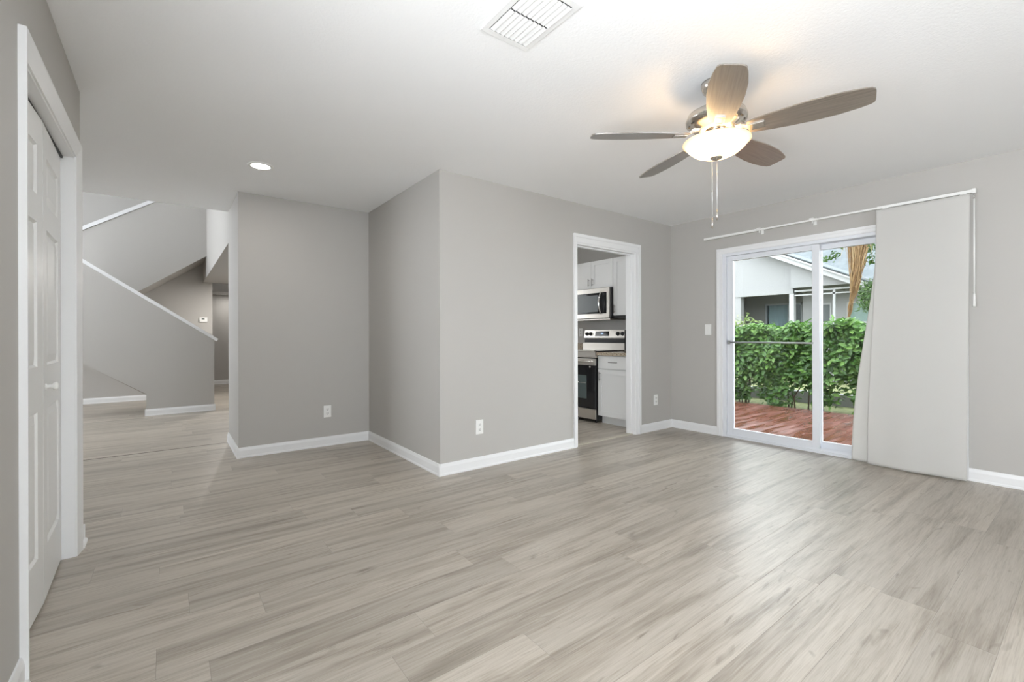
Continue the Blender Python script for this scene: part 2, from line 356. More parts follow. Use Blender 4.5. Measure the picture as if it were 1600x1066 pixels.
baseboard('baseboard_kitchen', [(XB - b_, YK, 3.20, YK, 0, -1), (4.258, YK, XR, YK, 0, -1)])
baseboard('baseboard_alcove', [(XB, YK - b_, XB, YA, -1, 0)])
baseboard('baseboard_pantry', [(XA - b_, YA, XB, YA, 0, -1), (XA, YA - b_, XA, YB + b_, -1, 0)])
baseboard('baseboard_left', [(XL, 0, XL, 2.092, 1, 0), (XL, 3.262, XL, YL + b_, 1, 0), (-3.0, YL, XL + b_, YL, 0, 1)], .095, .026)
baseboard('baseboard_stair_low', [(-.25 - b_, YF, .548 + b_, YF, 0, -1), (.548, YF - b_, .548, YF + .11, 1, 0), (-.25, YF - b_, -.25, YF + .11, -1, 0)])
baseboard('baseboard_stair_back', [(-3.0, YT, .66 + b_, YT, 0, -1), (.66, YT - b_, .66, YT + T, 1, 0)])
baseboard('baseboard_hall_end', [(-3.0, YE, 1.6, YE, 0, -1)])
baseboard('baseboard_kitchen_inner', [(XB + .125, YK + T, 3.18, YK + T, 0, 1), (4.24, YK + T, 4.95, YK + T, 0, 1)])

# ------------------------------------------------------------------ kitchen doorway casing and jamb
mb = MB()
F = YK
def casing_bar(mb, x0, x1, z0, z1, yf=F):
    mb.box(x0, x1, yf - .012, yf, z0, z1, .002)
casing_bar(mb, 3.201, 3.249, 0, DZ - .0005); casing_bar(mb, 4.172, 4.258, 0, DZ - .0005); casing_bar(mb, 3.201, 4.258, DZ, 2.133)
mb.box(4.222, 4.258, F - .020, F - .012, 0, 2.099).box(3.201, 3.22, F - .020, F - .012, 0, 2.099).box(3.201, 4.258, F - .020, F - .012, 2.10, 2.133, .003)
struct('trim_5', mb, TRIM)
mb = MB().box(DX0 - .012, DX0 + .006, YK - .002, YK + T + .002, 0, DZ - .012).box(DX1 - .006, DX1 + .012, YK - .002, YK + T + .002, 0, DZ - .012).box(DX0 - .012, DX1 + .012, YK - .002, YK + T + .002, DZ - .018, DZ)
mb.box(DX0 + .006, DX0 + .017, YK + .045, YK + .08, 0, DZ - .03).box(DX1 - .017, DX1 - .006, YK + .045, YK + .08, 0, DZ - .03).box(DX0 + .006, DX1 - .006, YK + .045, YK + .08, DZ - .03, DZ - .018)
struct('trim_6', mb, TRIM)

# ------------------------------------------------------------------ closet bifold door on the left
mb = MB()
CT = 2.112
for yo, yi in ((2.093, CY0), (3.258, CY1 - .002)):   # casing boards: thick outer edge, thinner towards the opening
    sg = 1 if yi > yo else -1
    mb.prism([(XL, yo), (XL + .021, yo), (XL + .021, yo + sg * .012), (XL + .009, yi), (XL, yi)], 'Z', 0, CT if sg > 0 else CT - .004)
mb.prism([(XL, CT), (XL + .021, CT), (XL + .021, CT - .012), (XL + .009, 2.031), (XL, 2.031)], 'Y', CY0 - .055, 3.254)
struct('trim_7', mb, TRIM)
struct('trim_8', MB().box(XL - .11, XL + .002, CY0 - .01, CY0 + .004, 0, 2.03).box(XL - .11, XL + .002, CY1 - .006, CY1 + .008, 0, 2.03).box(XL - .11, XL + .002, CY0, CY1, 2.022, 2.034), TRIM)
struct('trim_9', MB().box(XL - .080, XL - .040, CY0 + .004, CY1 - .006, 2.011, 2.0215), SLOT)

def panel_leaf(y0, y1, z0, z1, panels, th=.034):
    """leaf lying in the YZ plane, front towards +X at x=0, with raised panels"""
    mb = MB(); fr = .0
    mb.box(-th, -.009, y0, y1, z0, z1)
    ys, ye = y0 + .085, y1 - .085
    mb.box(-.009, 0, y0, ys, z0, z1).box(-.009, 0, ye, y1, z0, z1)
    zz = [z0] + [q for p in panels for q in p] + [z1]
    for i in range(0, len(zz), 2): mb.box(-.009, 0, ys, ye, zz[i], zz[i + 1])
    for a, b in panels:
        s, t = .010, .042
        o = [(-.009, ys + s, a + s), (-.009, ye - s, a + s), (-.009, ye - s, b - s), (-.009, ys + s, b - s)]
        i = [(-.001, ys + t, a + t), (-.001, ye - t, a + t), (-.001, ye - t, b - t), (-.001, ys + t, b - t)]
        mb.add(o + i, [(4, 5, 6, 7)] + [(k, (k + 1) % 4, (k + 1) % 4 + 4, k + 4) for k in range(4)])
        # sloped moulding around the panel
        e = [(0, ys, a), (0, ye, a), (0, ye, b), (0, ys, b)]
        f = [(-.009, ys + .009, a + .009), (-.009, ye - .009, a + .009), (-.009, ye - .009, b - .009), (-.009, ys + .009, b - .009)]
        mb.add(e + f, [(k, (k + 1) % 4, (k + 1) % 4 + 4, k + 4) for k in range(4)])
    return mb
door = thing('door_1', 'white six-panel bifold closet door with small round knob', 'door', (XL - .05, 2.63, 0)); door['kind'] = 'structure'
PAN = [(.23, .815), (.995, 1.575), (1.685, 1.885)]
HG = Vector((XL - .034, 2.668, 0))
for (pa, pb, nm) in ((Vector((XL - .048, CY0 + .012, 0)), HG + Vector((0, -.003, 0)), 'near'), (HG + Vector((0, .003, 0)), Vector((XL - .048, CY1 - .01, 0)), 'far')):
    L = (pb - pa).length; m4 = Matrix.Translation(pa) @ Matrix.Rotation(math.atan2(pb.y - pa.y, pb.x - pa.x) - PI / 2, 4, 'Z')
    lf = panel_leaf(0, L, .012, 2.009, PAN); lf.v = [tuple(m4 @ Vector(v)) for v in lf.v]
    leaf = obj('door_leaf', lf, DOORP, door)
    if nm == 'far':
        k = MB().lathe([(0, 0), (.013, 0), (.013, .003), (.007, .006), (.007, .018), (.016, .024), (.018, .032), (.012, .038), (0, .040)], seg=24, axis='X')
        k.v = [tuple(m4 @ Vector((v[0], v[1] + .055, v[2] + .905))) for v in k.v]; obj('knob', k, PLAST, leaf)

# ------------------------------------------------------------------ sliding glass door on the right
sd = thing('door_2', 'white framed sliding glass door to the deck', 'door', (XR, 1.63, 0)); sd['kind'] = 'structure'
XG = XR + .05
fr = MB()
fr.box(XR - .004, XR + .14, SY1 - .035, SY1, 0, SZ).box(XR - .004, XR + .14, SY0, SY0 + .035, 0, SZ).box(XR - .004, XR + .14, SY0 + .035, SY1 - .035, SZ - .03, SZ)
fr.box(XR - .004, XR + .14, SY0 + .035, SY1 - .035, 0, .022)
fr.box(XR + .012, XR + .016, SY0 + .035, SY1 - .035, .022, .045).box(XR + .07, XR + .074, SY0 + .035, SY1 - .035, .022, .04)
obj('door_frame', fr, VINYL, sd)
def sash(y0, y1, x0, z0=.024, z1=SZ - .032, st=.062, bot=.075, top=.052):
    m = MB().box(x0, x0 + .035, y0, y0 + st, z0, z1, .003).box(x0, x0 + .035, y1 - st, y1, z0, z1, .003)
    m.box(x0, x0 + .035, y0 + st, y1 - st, z0, z0 + bot, .003).box(x0, x0 + .035, y0 + st, y1 - st, z1 - top, z1, .003)
    p = obj('door_panel', m, VINYL, sd)
    obj('glass', MB().box(x0 + .014, x0 + .020, y0 + st - .002, y1 - st + .002, z0 + bot - .002, z1 - top + .002), GLASS, p); return p
PL = sash(1.640, SY1 - .037, XR + .022)
PR = sash(SY0 + .037, 1.705, XR + .080)
obj('security_bar', MB().tube([(XR + .012, 2.50, 1.035), (XR + .012, 1.69, 1.035)], .008).box(XR, XR + .022, 2.486, 2.512, 1.015, 1.055, .003), mat('bar_aluminium', (0.45, 0.46, 0.46), 0.35, 0.8), PL)
mb = MB()
for (y0, y1, z0, z1) in ((SY1, SY1 + .062, 0, SZ), (SY0 - .062, SY0, 0, SZ), (SY0 - .062, SY1 + .062, SZ, 2.062)):
    mb.box(XR - .014, XR, y0, y1, z0, z1, .002)
mb.box(XR - .022, XR - .014, SY1 + .036, SY1 + .062, 0, 2.0355, .003).box(XR - .022, XR - .014, SY0 - .062, SY0 - .036, 0, 2.0355, .003).box(XR - .022, XR - .014, SY0 - .062, SY1 + .062, 2.036, 2.062, .003)
mb.box(XR - .020, XR - .014, SY1, SY1 + .010, 0, SZ, .002).box(XR - .020, XR - .014, SY0, SY1, SZ, SZ + .010, .002)
struct('trim_10', mb, TRIM)

# unseen windows added to bring light in: behind the camera, hall and kitchen
def window_frame(name, axis, c, a0, a1, z0, z1, nbars):
    mb = MB()
    def B(p0, p1, q0, q1):
        if axis == 'Y': mb.box(p0, p1, c - .05, c + .05, q0, q1)
        else: mb.box(c - .05, c + .05, p0, p1, q0, q1)
    B(a0, a0 + .05, z0, z1); B(a1 - .05, a1, z0, z1); B(a0 + .05, a1 - .05, z0, z0 + .05); B(a0 + .05, a1 - .05, z1 - .05, z1)
    for i in range(nbars):
        p = a0 + (a1 - a0) * (i + 1) / (nbars + 1); B(p - .025, p + .025, z0 + .05, z1 - .05)
    struct(name, mb, TRIM)
window_frame('added_window_1', 'Y', -3.05, .2, 2.0, .5, 2.2, 1)
window_frame('added_window_2', 'X', XL - .055, -.7, .8, .5, 2.1, 1)
window_frame('added_window_3', 'X', -3.05, 6.2, 9.0, 1.1, 3.4, 2)
window_frame('added_window_4', 'Y', 6.56, 2.2, 3.8, 1.0, 2.1, 1)

# ------------------------------------------------------------------ curtain, rod, wand
RX = XR - .085
rod = thing('curtain_rod', 'white traverse curtain rod above the sliding door', 'curtain rod', (RX, 1.66, 2.18))
obj('track', MB().box(RX - .008, RX + .008, .615, 2.725, 2.176, 2.192, .003), PLAST, rod)
obj('sleeve', MB().box(RX - .011, RX + .011, 2.16, 2.728, 2.173, 2.196, .004), PLAST, rod)
obj('sleeve', MB().box(RX - .011, RX + .011, .60, 1.175, 2.173, 2.196, .004), PLAST, rod)
for y in (2.14, 1.665):
    obj('bracket', MB().box(RX - .012, XR, y - .018, y + .018, 2.190, 2.203, .002).box(XR - .006, XR, y - .014, y + .014, 2.15, 2.215, .002).box(RX - .006, RX + .006, y - .012, y - .002, 2.152, 2.176, .002), PLAST, rod)
obj('end_cap', MB().box(RX - .014, RX + .014, .586, .606, 2.166, 2.202, .004), PLAST, rod)
for y in (1.12, .655): obj('carrier', MB().box(RX - .009, RX + .009, y - .018, y + .018, 2.158, 2.175, .003), PLAST, rod)
wand = thing('curtain_wand', 'slim white curtain pull wand hanging from the right rod end', 'wand', (RX, .597, 2.16))
obj('hook', MB().tube([(RX, .597, 2.168), (RX - .006, .597, 2.15), (RX, .597, 2.125)], .003), CHROME, wand)
obj('wand_rod', MB().tube([(RX, .597, 2.125), (RX - .002, .597, 1.42)], .0055), PLAST, wand)
obj('grip', MB().tube([(RX - .002, .597, 1.42), (RX - .002, .597, 1.40), (RX - .002, .597, 1.32)], [.006, .0085, .0105]), PLAST, wand)

def drape(name, xf, yl, yr, ztop, zbl, zbr, label, nx=60, nz=90, ph=0., amp=.003, th=.0022):
    vs = []; fs = []
    for j in range(nz + 1):
        t = j / nz
        for i in range(nx + 1):
            s = i / nx; L = yl(t); R = yr(t); y = L + (R - L) * s
            zb = zbl + (zbr - zbl) * s; z = ztop + (zb - ztop) * t
            x = xf + amp * (0.25 + 2.2 * t * t) * (math.sin(s * 7.0 + ph + 1.4 * t) + 0.55 * math.sin(s * 15 + 2 * ph - 2.0 * t) + .35 * math.sin(s * 4 - 3 * t + ph))
            x += .004 * math.sin(9 * t + 5 * s) * t
            vs.append((x, y, z))
    for j in range(nz):
        for i in range(nx):
            a = j * (nx + 1) + i; fs.append((a, a + 1, a + nx + 2, a + nx + 1))
    mb = MB(); mb.add(vs, fs, True); o = obj(name, mb, FABRIC)
    sol = o.modifiers.new('thickness', 'SOLIDIFY'); sol.thickness = th; sol.offset = 0
    return tag(o, label, 'curtain', 'panels of the sliding door curtain')
ez = lambda t: t * t * (3 - 2 * t)
cf = drape('curtain', RX - .03, lambda t: 1.176 + .068 * ez(t), lambda t: .615 + .022 * t, 2.163, .012, .012, 'wide off-white cotton curtain panel hanging in front, right of the sliding door')
cb = drape('curtain', RX + .028, lambda t: 1.178 + .19 * ez(min(1, t * 1.02)), lambda t: .70 + .05 * t, 2.150, .012, .012, 'off-white cotton curtain panel slanting out from behind the front one', ph=2.1)
for o, (y0, y1), x in ((cf, (1.25, .632), RX - .032), (cb, (1.37, 1.05), RX + .03)):
    pass

# ------------------------------------------------------------------ ceiling vent, recessed light, outlets, switch, thermostat
WHT = mat('vent_enamel', (0.83, 0.83, 0.825), 0.4)
vx0, vx1, vy0, vy1 = 1.073, 1.325, 1.27, 1.632
vent = thing('ceiling_vent', 'white slatted air vent in the ceiling near the camera', 'vent', ((vx0 + vx1) / 2, (vy0 + vy1) / 2, CH))
obj('frame', MB().box(vx0, vx1, vy0, vy0 + .028, CH - .006, CH, .002).box(vx0, vx1, vy1 - .028, vy1, CH - .006, CH, .002)
    .box(vx0, vx0 + .026, vy0 + .028, vy1 - .028, CH - .006, CH, .002).box(vx1 - .026, vx1, vy0 + .028, vy1 - .028, CH - .006, CH, .002), WHT, vent)
obj('backing', MB().box(vx0 + .02, vx1 - .02, vy0 + .02, vy1 - .02, CH - .0015, CH - .0005), mat('vent_shadow', (0.10, 0.10, 0.10), 0.9), vent)
yb = [vy0 + .030, 1.452, vy1 - .028]
for k in range(2):
    for i in range(8):
        x = vx0 + .040 + i * .0248
        if x > vx1 - .02: break
        m_ = MB(); y0, y1 = yb[k] + .002, yb[k + 1] - .006
        m_.prism([(x - .0104, CH - .0060), (x + .0100, CH - .0105), (x + .0100, CH - .0093), (x - .0104, CH - .0048)], 'Y', y0, y1)
        obj('slat', m_, WHT, vent)
def lamp(x, y, z, r, watts):
    d = bpy.data.lights.new('downlight', 'AREA'); d.shape = 'DISK'; d.size = r * 1.4; d.energy = watts; d.color = (1, .97, .93)
    o = bpy.data.objects.new('downlight', d); COL.objects.link(o); o.location = (x, y, z - .012)
dl = thing('recessed_light', 'round white recessed ceiling light glowing near the hall opening', 'ceiling light', (.573, 3.977, CH), 'recessed lights')
del dl['group']
def downlight(t, x, y, z, r, power, col, watts=0):
    lamp(x, y, z, r, watts)
    obj('trim_ring', MB().lathe([(r * .70, -.001), (r * .72, -.006), (r * .95, -.007), (r, -.003), (r, 0)], (x, y, z)), PLAST, t)
    obj('lens', MB().lathe([(0, -.0045), (r * .70, -.0045), (r * .71, -.001)], (x, y, z)), mat('lens_glow', (1, 1, 1), emit=col, estr=power), t)
downlight(dl, .573, 3.977, CH, .092, 14.0, (1, .99, .97), 7)
d2 = thing('recessed_light', 'small round recessed light in the soffit at the far end of the hall', 'ceiling light', (1.14, 12.05, 2.085))
downlight(d2, 1.14, 12.05, 2.085, .085, 20.0, (1, .98, .96), 7)
d3 = thing('recessed_light', 'added round recessed light, out of view in the lowered hall ceiling beside the stairs', 'ceiling light', (1.1, 9.2, 2.12))  # unseen downlight, added to brighten the thermostat wall
downlight(d3, 1.1, 9.2, 2.12, .085, 20.0, (1, .98, .96), 44)
d4 = thing('recessed_light', 'added round recessed light, out of view in the kitchen ceiling', 'ceiling light', (3.5, 4.6, CH))  # unseen downlight, added to brighten the kitchen cabinets
downlight(d4, 3.5, 4.6, CH, .085, 20.0, (1, .98, .96), 9)

def outlet(axis, c, a, z, label, double=True, sign=-1):
    """plate on a wall; axis = wall normal axis, sign = direction it faces"""
    loc = (c, a, z) if axis == 'X' else (a, c, z)
    t = thing('wall_outlet', label, 'outlet', loc, None)
    def B(mb, u0, u1, d0, d1, z0, z1, bev=0):
        if axis == 'X': mb.box(c + sign * d0, c + sign * d1, a + u0, a + u1, z + z0, z + z1, bev)
        else: mb.box(a + u0, a + u1, c + sign * d0, c + sign * d1, z + z0, z + z1, bev)
    mb = MB(); B(mb, -.036, .036, 0, .006, -.06, .06, .002); pl = obj('cover_plate', mb, PLAST, t)
    for s in (-1, 1):
        mb = MB(); B(mb, -.017, .017, .006, .009, s * .021 - .015, s * .021 + .015, .002); so = obj('socket', mb, PLAST, t)
        mb = MB(); B(mb, -.009, -.005, .009, .0095, s * .021 - .003, s * .021 + .009); B(mb, .005, .009, .009, .0095, s * .021 - .003, s * .021 + .009); B(mb, -.003, .003, .009, .0095, s * .021 - .011, s * .021 - .006)
        obj('slots', mb, SLOT, so)
    return t
outlet('Y', YK, 2.087, .346, 'white duplex outlet low on the wall left of the kitchen doorway')
outlet('Y', YA, 1.285, .350, 'white duplex outlet low on the recessed alcove wall')
outlet('Y', YK, 4.548, .356, 'white duplex outlet low on the wall right of the kitchen doorway')
outlet('X', 4.955, 4.80, 1.16, 'white outlet on the kitchen wall beside the range')
sw = thing('light_switch', 'white light switch on the wall left of the sliding door', 'switch', (XR, 2.731, 1.175))
obj('cover_plate', MB().box(XR - .006, XR, 2.695, 2.767, 1.115, 1.235, .002), PLAST, sw)
obj('rocker', MB().box(XR - .010, XR - .006, 2.715, 2.747, 1.142, 1.208, .002), PLAST, sw)
th = thing('thermostat', 'small white thermostat with a grey display on the stair wall', 'thermostat', (.52, YT, 1.43))
obj('housing', MB().box(.455, .580, YT - .022, YT, 1.385, 1.470, .005), PLAST, th)
obj('display', MB().box(.492, .535, YT - .0235, YT - .022, 1.430, 1.455), mat('lcd', (0.16, 0.18, 0.17), 0.2), th)

# ------------------------------------------------------------------ ceiling fan
FX, FY = 2.296, 1.241
fan = thing('ceiling_fan', 'five-blade ceiling fan with nickel motor, grey wood blades and lit glass bowl', 'ceiling fan', (FX, FY, CH))
c0 = (FX, FY, 0)
obj('canopy', MB().lathe([(0, 2.44), (.074, 2.44), (.074, 2.425), (.066, 2.40), (.045, 2.378), (.02, 2.368), (0, 2.368)], c0), NICKEL, fan)
obj('downrod', MB().lathe([(.0125, 2.37), (.0125, 2.30)], c0, 20), NICKEL, fan)
mot = obj('motor_housing', MB().lathe([(.0, 2.318), (.03, 2.316), (.055, 2.300), (.115, 2.290), (.140, 2.275), (.150, 2.250), (.148, 2.235), (.118, 2.212), (.085, 2.198), (.080, 2.186), (0, 2.186)], c0, 56), NICKEL, fan)
for k in range(15):
    a = 2 * PI * k / 15 + .12; q = MB().box(-.004, .004, -.012, .012, -.0008, .0012)
    mm = Matrix.Translation((FX + .133 * math.cos(a), FY + .133 * math.sin(a), 2.2228)) @ Matrix.Rotation(a, 4, 'Z') @ Matrix.Rotation(math.radians(-38), 4, 'Y') @ Matrix.Rotation(PI, 4, 'X')
    q.v = [tuple(mm @ Vector(v)) for v in q.v]; obj('motor_slot', q, SLOT, mot)
outl = [(.150, .043), (.18, .052), (.24, .062), (.32, .072), (.42, .079), (.52, .077), (.60, .066), (.640, .056), (.652, .046), (.656, .030)]
def blade_mesh():
    top = [(r, wd) for r, wd in outl] + [(r, -wd) for r, wd in reversed(outl)]
    n = len(top); zc = [.0] * n
    vs = [(x, y, .003) for x, y in top] + [(x, y, -.003) for x, y in top]
    fs = [tuple(range(n)), tuple(range(2 * n - 1, n - 1, -1))] + [(i, i + n, (i + 1) % n + n, (i + 1) % n) for i in range(n)]
    return MB().add(vs, fs)
bl_me = None
for k in range(5):
    a = math.radians(-2.5 + 72 * k)
    m4 = Matrix.Translation((0, 0, 2.168 - CH)) @ Matrix.Rotation(a, 4, 'Z') @ Matrix.Rotation(math.radians(-12), 4, 'X')
    if bl_me is None: bl_me = blade_mesh().mesh('blade'); bl_me.materials.append(BLADE)
    bo = bpy.data.objects.new('blade', bl_me); COL.objects.link(bo); bo.parent = fan; bo.matrix_local = m4; bo['wloc'] = (0, 0, 0)
    ir = MB()
    ir.box(.155, .225, -.024, .024, -.0085, -.0032, .0015)
    ir.prism([(.09, .030), (.125, .030), (.165, .000), (.165, -.0075), (.12, .014), (.09, .018)], 'Y', -.016, .016)
    io = bpy.data.objects.new('blade_iron', ir.mesh('blade_iron')); io.data.materials.append(NICKEL); COL.objects.link(io); io.parent = fan; io.matrix_local = m4; io['wloc'] = (0, 0, 0)
obj('light_fitter', MB().lathe([(.0, 2.187), (.060, 2.187), (.066, 2.18), (.070, 2.165), (.066, 2.158), (.052, 2.155), (.052, 2.14), (0, 2.14)], c0), NICKEL, fan)
obj('stem', MB().lathe([(.008, 2.14), (.008, 2.05)], c0, 12), NICKEL, fan)
def bowlm():
    m = mat('alabaster_glass', (0.9, 0.82, 0.68), 0.35); g = G(m); t = m.node_tree
    tr = t.nodes.new('ShaderNodeBsdfTranslucent'); tr.inputs[0].default_value = (1, .88, .70, 1)
    mx = t.nodes.new('ShaderNodeMixShader'); mx.inputs[0].default_value = .5
    g.l(g.b.outputs[0], mx.inputs[1]); g.l(tr.outputs[0], mx.inputs[2])
    em = t.nodes.new('ShaderNodeEmission'); em.inputs[0].default_value = (1, .74, .46, 1)
    o_, p_ = g.pos(); mr = t.nodes.new('ShaderNodeMapRange'); g.l(p_[2], mr.inputs[0]); mr.inputs[1].default_value = -.311; mr.inputs[2].default_value = -.36
    mr.inputs[3].default_value = .35; mr.inputs[4].default_value = 3.2; g.l(mr.outputs[0], em.inputs[1])
    ad = t.nodes.new('ShaderNodeAddShader'); g.l(mx.outputs[0], ad.inputs[0]); g.l(em.outputs[0], ad.inputs[1]); g.l(ad.outputs[0], t.nodes['Material Output'].inputs[0])
    return m
obj('glass_bowl', MB().lathe([(.153, 2.132), (.165, 2.131), (.166, 2.127), (.158, 2.124), (.140, 2.100), (.112, 2.076), (.075, 2.058), (.035, 2.048), (.006, 2.046), (.006, 2.050), (.035, 2.052), (.075, 2.062), (.110, 2.081), (.136, 2.104), (.151, 2.122), (.153, 2.132)], c0, 64), bowlm(), fan)
obj('finial', MB().lathe([(0, 2.032), (.006, 2.033), (.012, 2.038), (.024, 2.041), (.031, 2.046), (.031, 2.049), (0, 2.050)], c0, 28), NICKEL, fan)
for s in (-1, 1):
    bx, by = FX + s * .068 * math.cos(YAW + .6), FY - s * .068 * math.sin(YAW + .6)
    obj('bulb', MB().lathe([(0, 2.076), (.014, 2.080), (.019, 2.094), (.017, 2.108), (.011, 2.124), (.011, 2.14), (0, 2.14)], (bx, by, 0), 20), mat('bulb_glow', (1, .85, .6), emit=(1, .72, .38), estr=9.0), fan)
    ld = bpy.data.lights.new('bulb_light', 'POINT'); ld.energy = 2.6; ld.color = (1, .64, .30); ld.shadow_soft_size = .02
    lo = bpy.data.objects.new('bulb_light', ld); COL.objects.link(lo); lo.location = (FX + s * .105 * math.cos(YAW + .6), FY - s * .105 * math.sin(YAW + .6), 2.134)
CHM = mat('chain_metal', (.75, .75, .74), .3, .6)
rr = Vector((math.cos(YAW), -math.sin(YAW), 0))
for dx, z0, z1, f0 in ((-.022, 2.05, 1.73, 1.676), (.003, 2.034, 1.775, 1.72)):
    p = Vector((FX, FY, 0)) + rr * dx
    ch = obj('pull_chain', MB().tube([(p.x, p.y, z0), (p.x, p.y, z1)], .0014, 6), CHM, fan)
    obj('chain_fob', MB().tube([(p.x, p.y, z1), (p.x, p.y, (z1 + f0) / 2), (p.x, p.y, f0)], [.0025, .004, .0045], 10), NICKEL, ch)
    obj('chain_joint', MB().lathe([(0, -.004), (.003, -.002), (.003, .002), (0, .004)], (p.x, p.y, z1 + .14 if dx < 0 else z1 + .19), 10), NICKEL, ch)

# ------------------------------------------------------------------ kitchen
XW = 4.952
def shaker(mb, x, y0, y1, z0, z1, rail=.062, th=.02, rec=.007):
    """shaker door whose face looks towards -X at x"""
    mb.box(x + rec, x + th, y0, y1, z0, z1)
    mb.box(x, x + rec, y0, y0 + rail, z0, z1, .0015).box(x, x + rec, y1 - rail, y1, z0, z1, .0015)
    mb.box(x, x + rec, y0 + rail, y1 - rail, z0, z0 + rail, .0015).box(x, x + rec, y0 + rail, y1 - rail, z1 - rail, z1, .0015)
    return mb
def pull(x, y, z, parent, vertical=True, L=.11):
    a, b = (0, L / 2)[0], L / 2
    if vertical: m = MB().tube([(x - .028, y, z - b), (x - .028, y, z + b)], .005).tube([(x - .028, y, z - b + .018), (x, y, z - b + .018)], .004).tube([(x - .028, y, z + b - .018), (x, y, z + b - .018)], .004)
    else: m = MB().tube([(x - .028, y - b, z), (x - .028, y + b, z)], .005).tube([(x - .028, y - b + .018, z), (x, y - b + .018, z)], .004).tube([(x - .028, y + b - .018, z), (x, y + b - .018, z)], .004)
    return obj('handle', m, mat('pull_nickel', (.30, .29, .28), .3, 1.0), parent)
RY0, RY1 = 3.91, 4.67
def base_cab(y0, y1, label, hy):
    t = thing('base_cabinet', label, 'cabinet', (4.64, (y0 + y1) / 2, 0))
    obj('body', MB().box(4.352, XW, y0, y1, .10, .862), CABW, t)
    obj('toe_kick', MB().box(4.415, XW, y0, y1, 0, .10), CABW, t)
    d = obj('door', shaker(MB(), 4.33, y0 + .004, y1 - .004, .104, .690), CABW, t); pull(4.33, hy, .60, d)
    dr = obj('drawer', MB().box(4.33, 4.35, y0 + .004, y1 - .004, .697, .856, .002), CABW, t); pull(4.33, (y0 + y1) / 2 + .02, .782, dr, False, .13)
    return t
base_cab(3.345, RY0 - .004, 'white base cabinet with one drawer, between doorway and range', RY0 - .05)
base_cab(RY1 + .004, 5.30, 'white base cabinet beyond the range, hidden side of the kitchen', RY1 + .05)
for y0, y1, lb in ((3.33, RY0 - .002, 'speckled granite worktop between doorway and range'), (RY1 + .002, 5.31, 'speckled granite worktop beyond the range')):
    t = thing('worktop', lb, 'worktop', (4.62, (y0 + y1) / 2, .863))
    obj('slab', MB().box(4.305, XW, y0, y1, .863, .902, .004), GRANITE, t)
    obj('backsplash', MB().box(XW - .022, XW, y0, y1, .902, 1.0, .002), GRANITE, t)
# range
rg = thing('range', 'stainless steel electric range with black oven glass', 'range', (4.6, 4.29, 0))
obj('body', MB().box(4.315, 4.93, RY0 + .004, RY1 - .004, .03, .895), BLACKP, rg)
for x in (4.36, 4.88):
    for y in (RY0 + .05, RY1 - .05): obj('foot', MB().lathe([(0, 0), (.016, 0), (.016, .03), (0, .03)], (x, y, 0), 12), BLACKP, rg)
obj('drawer', MB().box(4.292, 4.315, RY0 + .006, RY1 - .006, .045, .172, .004), STEEL, rg)
od = obj('oven_door', MB().box(4.290, 4.315, RY0 + .006, RY1 - .006, .180, .732, .003), BLACKG, rg)
obj('oven_window', MB().box(4.2885, 4.290, RY0 + .15, RY1 - .15, .30, .60), mat('oven_window_glass', (.10, .13, .13), .12), od)
for z in (.50,): obj('oven_rack', MB().tube([(4.2875, RY0 + .16, z), (4.2875, RY1 - .16, z)], .003), CHROME, od)
obj('door_top', MB().box(4.288, 4.315, RY0 + .006, RY1 - .006, .732, .815, .003), STEEL, od)
obj('handle', MB().tube([(4.245, RY0 + .04, .785), (4.245, RY1 - .04, .785)], .012, 12).box(4.245, 4.29, RY0 + .05, RY0 + .07, .776, .794).box(4.245, 4.29, RY1 - .07, RY1 - .05, .776, .794), STEEL, od)
obj('badge', MB().lathe([(0, 0), (.013, 0), (.011, .003), (0, .003)], (4.2865, RY0 + .09, .71), 16, axis='X'), CHROME, od)
obj('front_panel', MB().box(4.288, 4.34, RY0, RY1, .830, .905, .004), STEEL, rg)
obj('cooktop', MB().box(4.30, 4.86, RY0, RY1, .905, .918, .003), BLACKG, rg)
obj('cooktop_trim', MB().box(4.278, 4.31, RY0, RY1, .902, .925, .004), STEEL, rg)
bgd = obj('backguard', MB().prism([(4.86, .918), (4.93, .918), (4.93, 1.19), (4.905, 1.19), (4.885, 1.08), (4.90, 1.07), (4.90, 1.005), (4.86, 1.005)], 'Y', RY0, RY1), STEEL, rg)
obj('side_cap', MB().box(4.865, 4.93, RY0 - .003, RY0 - .0005, .918, 1.186), BLACKP, bgd)
obj('vent_recess', MB().box(4.894, 4.8995, RY0 + .004, RY1 - .004, 1.008, 1.068), BLACKP, bgd)
def onpanel(mb, c):  # panel leans back: rotate about its lower edge
    mm = Matrix.Translation((4.885, 0, 1.08)) @ Matrix.Rotation(math.atan2(.020, .110), 4, 'Y')
    mb.v = [tuple(mm @ Vector(v)) for v in mb.v]; return mb
dsp = obj('display', onpanel(MB().box(-.003, .001, 4.205, 4.455, .022, .092), 0), BLACKG, bgd)
obj('display_digits', onpanel(MB().box(-.0036, -.003, 4.322, 4.334, .055, .068).box(-.0036, -.003, 4.338, 4.350, .055, .068).box(-.0036, -.003, 4.306, 4.318, .055, .068), 0), mat('blue_digits', (.3, .5, 1), emit=(.45, .65, 1), estr=2.0), dsp)
for y in (RY1 - .055, RY1 - .125, RY0 + .055, RY0 + .135):
    kb = obj('knob', onpanel(MB().lathe([(0, -.026), (.020, -.026), (.024, -.003), (.026, 0)], (0, y, .055), 24, axis='X'), 0), BLACKP, bgd)
    obj('knob_ring', onpanel(MB().lathe([(.026, -.001), (.029, -.003), (.031, 0)], (0, y, .055), 24, axis='X'), 0), CHROME, kb)
